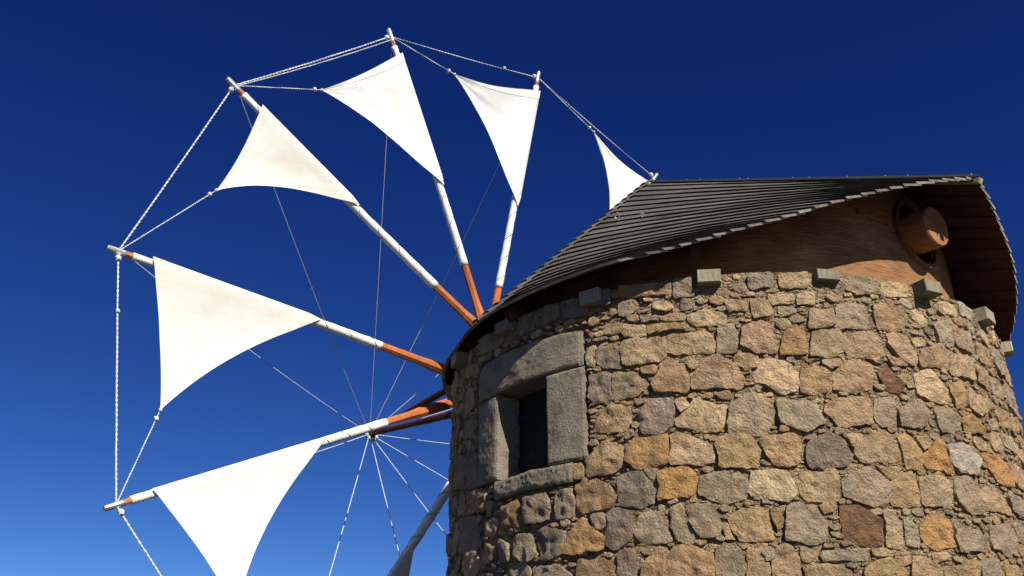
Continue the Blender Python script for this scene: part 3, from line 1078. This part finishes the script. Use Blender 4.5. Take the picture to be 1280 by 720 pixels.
# --- wooden drum inside the eaves, with the round hole for the axle's tail
RD = 2.33
AT = math.atan2(-AH[0], AH[1])                   # bearing of the tail seen from the tower axis
zc_hole = 5.50
dv, df = [], []
nth = 200
nzd = 26
for i in range(nth):
    t = 2 * math.pi * i / nth
    x, y = RD * math.sin(t), -RD * math.cos(t)
    zt = zroof(x, y) - .075
    for j in range(nzd + 1):
        dv.append((x, y, HW - .02 + (zt - HW + .02) * j / nzd))
for i in range(nth):
    i2 = (i + 1) % nth
    for j in range(nzd):
        t = 2 * math.pi * (i + .5) / nth
        du = (t - AT - .045 + math.pi) % (2 * math.pi) - math.pi
        zc = (dv[i * (nzd + 1) + j][2] + dv[i * (nzd + 1) + j + 1][2]) / 2
        if math.hypot(du * RD, zc - zc_hole) < .29:
            continue
        tf = (t - AT - math.pi + math.pi) % (2 * math.pi) - math.pi
        df.append((i * (nzd + 1) + j, i2 * (nzd + 1) + j, i2 * (nzd + 1) + j + 1, i * (nzd + 1) + j + 1))
drum = link('drum_wall', dv, df, M['drum'], roof, smooth=True)
# collar board round the hole
cvs, cfs = [], []
ncl = 48
for i in range(ncl):
    t = 2 * math.pi * i / ncl
    for rr, dep in ((.285, .0), (.285, .04), (.318, .04), (.318, .0)):
        uu, zz = rr * math.cos(t), zc_hole + rr * math.sin(t)
        th = AT + .045 + uu / RD
        cvs.append(((RD + dep) * math.sin(th), -(RD + dep) * math.cos(th), zz))
for i in range(ncl):
    i2 = (i + 1) % ncl
    for x in range(4):
        y = (x + 1) % 4
        cfs.append((i * 4 + x, i * 4 + y, i2 * 4 + y, i2 * 4 + x))
link('axle_collar', cvs, cfs, M['drum'], drum)
bt = MB()
for i in range(9):                               # batten running up to the collar
    pass
q = []
for uu, zz in ((-.62, 5.52), (-.31, 5.47)):
    th = AT + uu / RD
    for dep, dz in ((0, -.018), (.03, -.018), (.03, .018), (0, .018)):
        q.append(((RD + dep) * math.sin(th), -(RD + dep) * math.cos(th), zz + dz))
bt.hexa([q[i] for i in (0, 1, 2, 3, 4, 5, 6, 7)])
bt.build('batten', M['drum'], drum)

# rafters under the eaves
for phi in (50, 86, 104, 125, 150, 180, -150, -125, -104, -86, -50):
    e = eave(phi)
    f = math.radians(phi)
    r1_, r0_ = np.hypot(e[0], e[1]) - .10, 2.0
    pts = []
    for rr in (r0_, r1_):
        w = W3(np.array([-rr * math.cos(f), rr * math.sin(f), 0]))
        w[2] = zroof(w[0], w[1]) - .085
        pts.append(w)
    ax = pts[1] - pts[0]
    ln = np.linalg.norm(ax)
    ax /= ln
    tg = np.cross(ax, (0, 0, 1))
    tg /= np.linalg.norm(tg)
    rf = MB()
    rf.box((pts[0] + pts[1]) / 2, ax, tg, np.cross(tg, ax), ln / 2, .035, .05)
    rf.build('rafter', M['soffit'], roof)

# ================================================================== ROTOR
HUB = AO + AX * 3.6
rotor = thing('windmill_rotor', 'wheel of twelve spars with white triangular sails and rope stays on a wooden axle', 'rotor', tuple(HUB))
STIP, RTIP, PH0 = 3.575, 5.185, 0.96705

ab = MB()
ab.tube([AO + AX * s for s in (-2.585, -2.573, -1.0, 1.5, 2.3)], [.168, .178, .18, .18, .18], 28)
axle = ab.build('axle', M['axle'], rotor)
hb = MB()
hb.tube([AO + AX * s for s in (2.3, 2.34, 4.55, 4.6)], [.20, .215, .20, .17], 8, sq=.6, ref=AC)
hb.build('hub_block', M['brownspar'], axle)
for s in (2.5, 4.5):
    ib = MB()
    ib.tube([AO + AX * (s - .03), AO + AX * (s + .03)], [.235, .235], 16)
    ib.build('iron_band', M['iron'], axle)

NOSE = AO + AX * 7.33
for sg in (1, -1):
    st = AO + AX * 4.05 + AC * (.34 if sg > 0 else -.215)
    bb = MB()
    bb.tube([st, st + (NOSE - st) * .5, NOSE - AX * .02 + AC * .012 * sg], [.050, .046, .034], 8, sq=.7, ref=AC)
    bb.build('bowsprit_beam', M['brownspar'], rotor)


def tip(k):
    t = PH0 + k * math.pi / 6
    if k == 6:
        t += R_(3.5)
    if k == 7:
        t += R_(1.5)
    return AO + AX * STIP + RTIP * (math.cos(t) * AB + math.sin(t) * AC)


BASE_S = {0: 3.3, 1: 4.2, 2: 3.65, 3: 3.05, 4: 3.85, 5: 4.4}
tips = [tip(k) for k in range(12)]


def twist(mb, p0, p1, r, pitch, sag=0.0, strands=2):
    p0, p1 = np.asarray(p0), np.asarray(p1)
    L = np.linalg.norm(p1 - p0)
    t = (p1 - p0) / L
    x = np.cross(t, (0.3, 0.2, 1))
    x /= np.linalg.norm(x)
    y = np.cross(t, x)
    n = max(6, int(L / pitch * 6))
    for s in range(strands):
        pts = []
        for i in range(n + 1):
            f = i / n
            an = 2 * math.pi * (f * L / pitch + s / strands)
            pts.append(p0 + (p1 - p0) * f + np.array((0, 0, -sag * 4 * f * (1 - f))) + r * (math.cos(an) * x + math.sin(an) * y))
        mb.tube(pts, r * .95, 4)


def knot(mb, c, r, ref):
    for q in range(3):
        ring = []
        ax = np.array([math.sin(q * 2.1), math.cos(q * 1.3), math.sin(q + .5)])
        ax /= np.linalg.norm(ax)
        x = np.cross(ax, (.3, .5, .8))
        x /= np.linalg.norm(x)
        y = np.cross(ax, x)
        for i in range(11):
            t = 2 * math.pi * i / 10
            ring.append(np.asarray(c) + r * (math.cos(t) * x + math.sin(t) * y))
        mb.tube(ring, r * .42, 4, caps=False)


LUFF0 = [4.03, 2.85, 2.93, 3.05, 2.83, 2.78, 2.72, 2.85, 2.9, 2.8, 2.9, 2.85]
LUFF0 = [q - d for q, d in zip([2.9] + LUFF0[1:], [.16, .0, .10, .02, .15, .24, .16, .16, .16, .16, .16, .16])]
LUFF1 = [4.85, 4.83, 4.79, 4.68, 4.73, 4.70, 4.75, 4.72, 4.8, 4.75, 4.7, 4.78]
CLEW = [(4.80, 15.7), (4.58, 18.6), (4.52, 17.5), (4.42, 15.4), (4.50, 19.8), (4.46, 18.0), (4.5, 17.5), (4.5, 18), (4.55, 17), (4.45, 18), (4.5, 17), (4.5, 18)]
WRAP0 = [1.7, 1.57, 1.70, 1.66, 1.80, 1.57, 1.7, 1.75, 1.65, 1.7, 1.72, 1.68]

for k in range(12):
    B = AO + AX * BASE_S[k % 6]
    T = tips[k]
    ax = (T - B)
    L = np.linalg.norm(ax)
    ax /= L
    lat = np.cross(ax, AX)
    lat /= np.linalg.norm(lat)
    bend = .035 * math.sin(k * 2.3 + 1)
    pr = lambda r: B + ax * (L * r / RTIP) + lat * bend * math.sin(math.pi * min(max(r, 0), RTIP) / RTIP) ** 1.0
    # the spar: squared stout wood near the hub, thin at the tip
    sb = MB()
    sb.tube([pr(r) for r in (-.1, .25, 1.0, 1.15, 1.6, 2.0, 2.7, 3.5, 4.3, 5.02)], [.076, .078, .068, .054, .050, .046, .043, .039, .035, .031], 8, sq=.55, ref=AX)
    spar = sb.build('spar', M['spar'], rotor)
    # cloth wound round it
    wb = MB()
    rr = np.linspace(WRAP0[k], 4.93, 60)
    wb.tube([pr(r) for r in rr], [(.058 - .015 * (r - 1.6) / 3.3) * (1 + .045 * noise.noise((r * 9, k * 3.3, 0)) + .03 * math.sin(r * 26)) for r in rr], 12)
    wb.build('wound_cloth', M['wrap'], spar, smooth=True)
    # lashing
    x, y = lat, np.cross(ax, lat)
    for ra, rb_ in ((WRAP0[k] + .01, LUFF0[k] + .05), (LUFF1[k] - .03, 4.9)):
        pts = []
        nn_ = max(8, int((rb_ - ra) / .033))
        for i in range(nn_):
            r = ra + (rb_ - ra) * i / nn_
            an = 2 * math.pi * (r / .34) + k + .5 * math.sin(r * 3 + k)
            q = (.060 - .015 * (r - 1.6) / 3.3)
            pts.append(pr(r) + q * (math.cos(an) * x + math.sin(an) * y))
        lb = MB()
        lb.tube(pts, .0042, 4)
        lb.build('lashing', M['lash'], spar)
    cb = MB()
    cb.tube([pr(5.0), pr(5.02), pr(5.185), pr(5.20)], [.033, .036, .033, .026], 10)
    cb.build('tip_cap', M['cap'], spar)

    # the sail
    cr, ca = CLEW[k]
    tn = tips[(k + 1) % 12]
    t = PH0 + k * math.pi / 6 + R_(ca)
    if k == 6:
        t += R_(3.0)
    clew = AO + AX * STIP + cr * (math.cos(t) * AB + math.sin(t) * AC)
    latc = clew - pr(4.6)
    latc /= np.linalg.norm(latc)
    nI, nJ = 22, 30
    l0, l1 = pr(LUFF0[k]), pr(LUFF1[k])
    cen = (l0 + l1 + clew) / 3
    fin = cen - (l0 + clew) / 2
    fin /= np.linalg.norm(fin)
    lin = cen - (l1 + clew) / 2
    lin /= np.linalg.norm(lin)
    fd = [.36, .17, .15, .17, .13, .14, .13, .14, .15, .13, .15, .14][k]
    ld = [.05, .02, .02, .05, .05, .06, .05, .05, .04, .05, .05, .04][k]
    sgn = 1 if k in (1, 2, 6, 8) else .6

    def P(i, j):
        fi, fj = i / nI, j / nJ
        base = l0 + (l1 - l0) * fi
        q = base * (1 - fj) + clew * fj
        bow = 4 * fj * (1 - fj)
        q = q + fin * fd * (1 - fi) ** 2.2 * bow + lin * ld * fi ** 2.2 * bow
        bil = math.sin(math.pi * fj) ** .9 * (0.35 + .65 * math.sin(math.pi * fi)) * .10 * sgn
        wr = (.016 * noise.noise((fi * 9 + k * 7, fj * 2.5, 0)) + .010 * noise.noise((fi * 4 + k * 7, fj * 5, 2))) * math.sin(math.pi * fj)
        # scalloped pull along the luff and fine creases out of the clew
        wr += .010 * math.sin(fi * 40 + k) * max(0, fj - .72) * (1 - fj) * 6
        near = max(0, 1 - fj / .16)
        return q + AX * (bil + wr - .072 * (1 - max(0, fj - .05)) ** 5) - latc * .05 * near * (1.0 if fi > .06 else .5)
    vs = [P(i, j) for j in range(nJ + 1) for i in range(nI + 1)]
    fs = []
    for j in range(nJ):
        for i in range(nI):
            q = j * (nI + 1) + i
            fs.append((q, q + 1, q + nI + 2, q + nI + 1))
    mat = M['cream'] if k in (0, 3, 4) else M['cloth']
    sail = link('sail', vs, fs, mat, rotor, smooth=True)
    md = sail.modifiers.new('thick', 'SOLIDIFY')
    md.thickness = .004
    # doubled hems along foot and leech
    for nm, ii in (('foot_hem', (0, 1.8)), ('leech_hem', (nI - 1.6, nI))):
        hv, hf = [], []
        for j in range(nJ):
            for i in ii:
                hv.append(P(i, j) - AX * .004)
        for j in range(nJ):
            for i in ii:
                hv.append(P(i, j) + AX * .004)
        n2 = nJ * 2
        for j in range(nJ - 1):
            a_ = j * 2
            hf.append((a_, a_ + 1, a_ + 3, a_ + 2))
            hf.append((n2 + a_, n2 + a_ + 2, n2 + a_ + 3, n2 + a_ + 1))
            hf.append((a_ + 1, n2 + a_ + 1, n2 + a_ + 3, a_ + 3))
            hf.append((a_, a_ + 2, n2 + a_ + 2, n2 + a_))
        link(nm, hv, hf, mat, sail, smooth=False)
    # sheet: from the clew to the next tip
    tk = tn - (tn - AO - AX * STIP) / RTIP * .10
    sb = MB()
    d = (tk - clew) / np.linalg.norm(tk - clew)
    twist(sb, clew, tk, .0036, .06)
    knot(sb, clew + d * .10, .022, d)
    knot(sb, clew, .016, d)
    sb.build('sheet_rope', M['rope'], rotor)
    # ring rope between neighbouring tips, doubled in some gaps
    T2 = tk
    T1_ = T - (T - AO - AX * STIP) / RTIP * .10
    rbm = MB()
    twist(rbm, T1_, T2, (.0055 if k in (2, 3, 4, 5) else .0038), .10, .02)
    knot(rbm, T1_ + (T2 - T1_) * .03, .028, d)
    if k in (1, 4):
        knot(rbm, T1_ + (T2 - T1_) * .25, .02, d)
    rbm.build('ring_rope', M['rope'], rotor)
    if k == 2:
        r2 = MB()
        off = (T - AO - AX * STIP) / RTIP * -.05
        twist(r2, T1_ + off, T2 + off * .3, .0038, .06, .03)
        r2.build('ring_rope', M['rope'], rotor)
    # stay from the nose of the bowsprit
    sm = MB()
    stp = T - (T - AO - AX * STIP) / RTIP * .16
    n = 14
    dn = (stp - NOSE)
    sm.tube([NOSE + dn * i / n + np.array((0, 0, -.06 * 4 * (i / n) * (1 - i / n))) for i in range(n + 1)], .0065, 5)
    knot(sm, NOSE + dn * .02, .03, dn)
    sm.build('stay_wire', M['cord'], rotor)

nb_ = MB()
nb_.tube([NOSE - AX * .14, NOSE - AX * .02, NOSE + AX * .03], [.06, .06, .045], 10)
nb_.build('nose_band', M['iron'], rotor)
kn = MB()
for q in range(5):
    knot(kn, NOSE + AX * (-.06 + .03 * q) + AC * (-.02 + .01 * q), .055, AX)
kn.build('rope_knot', M['iron'], rotor)
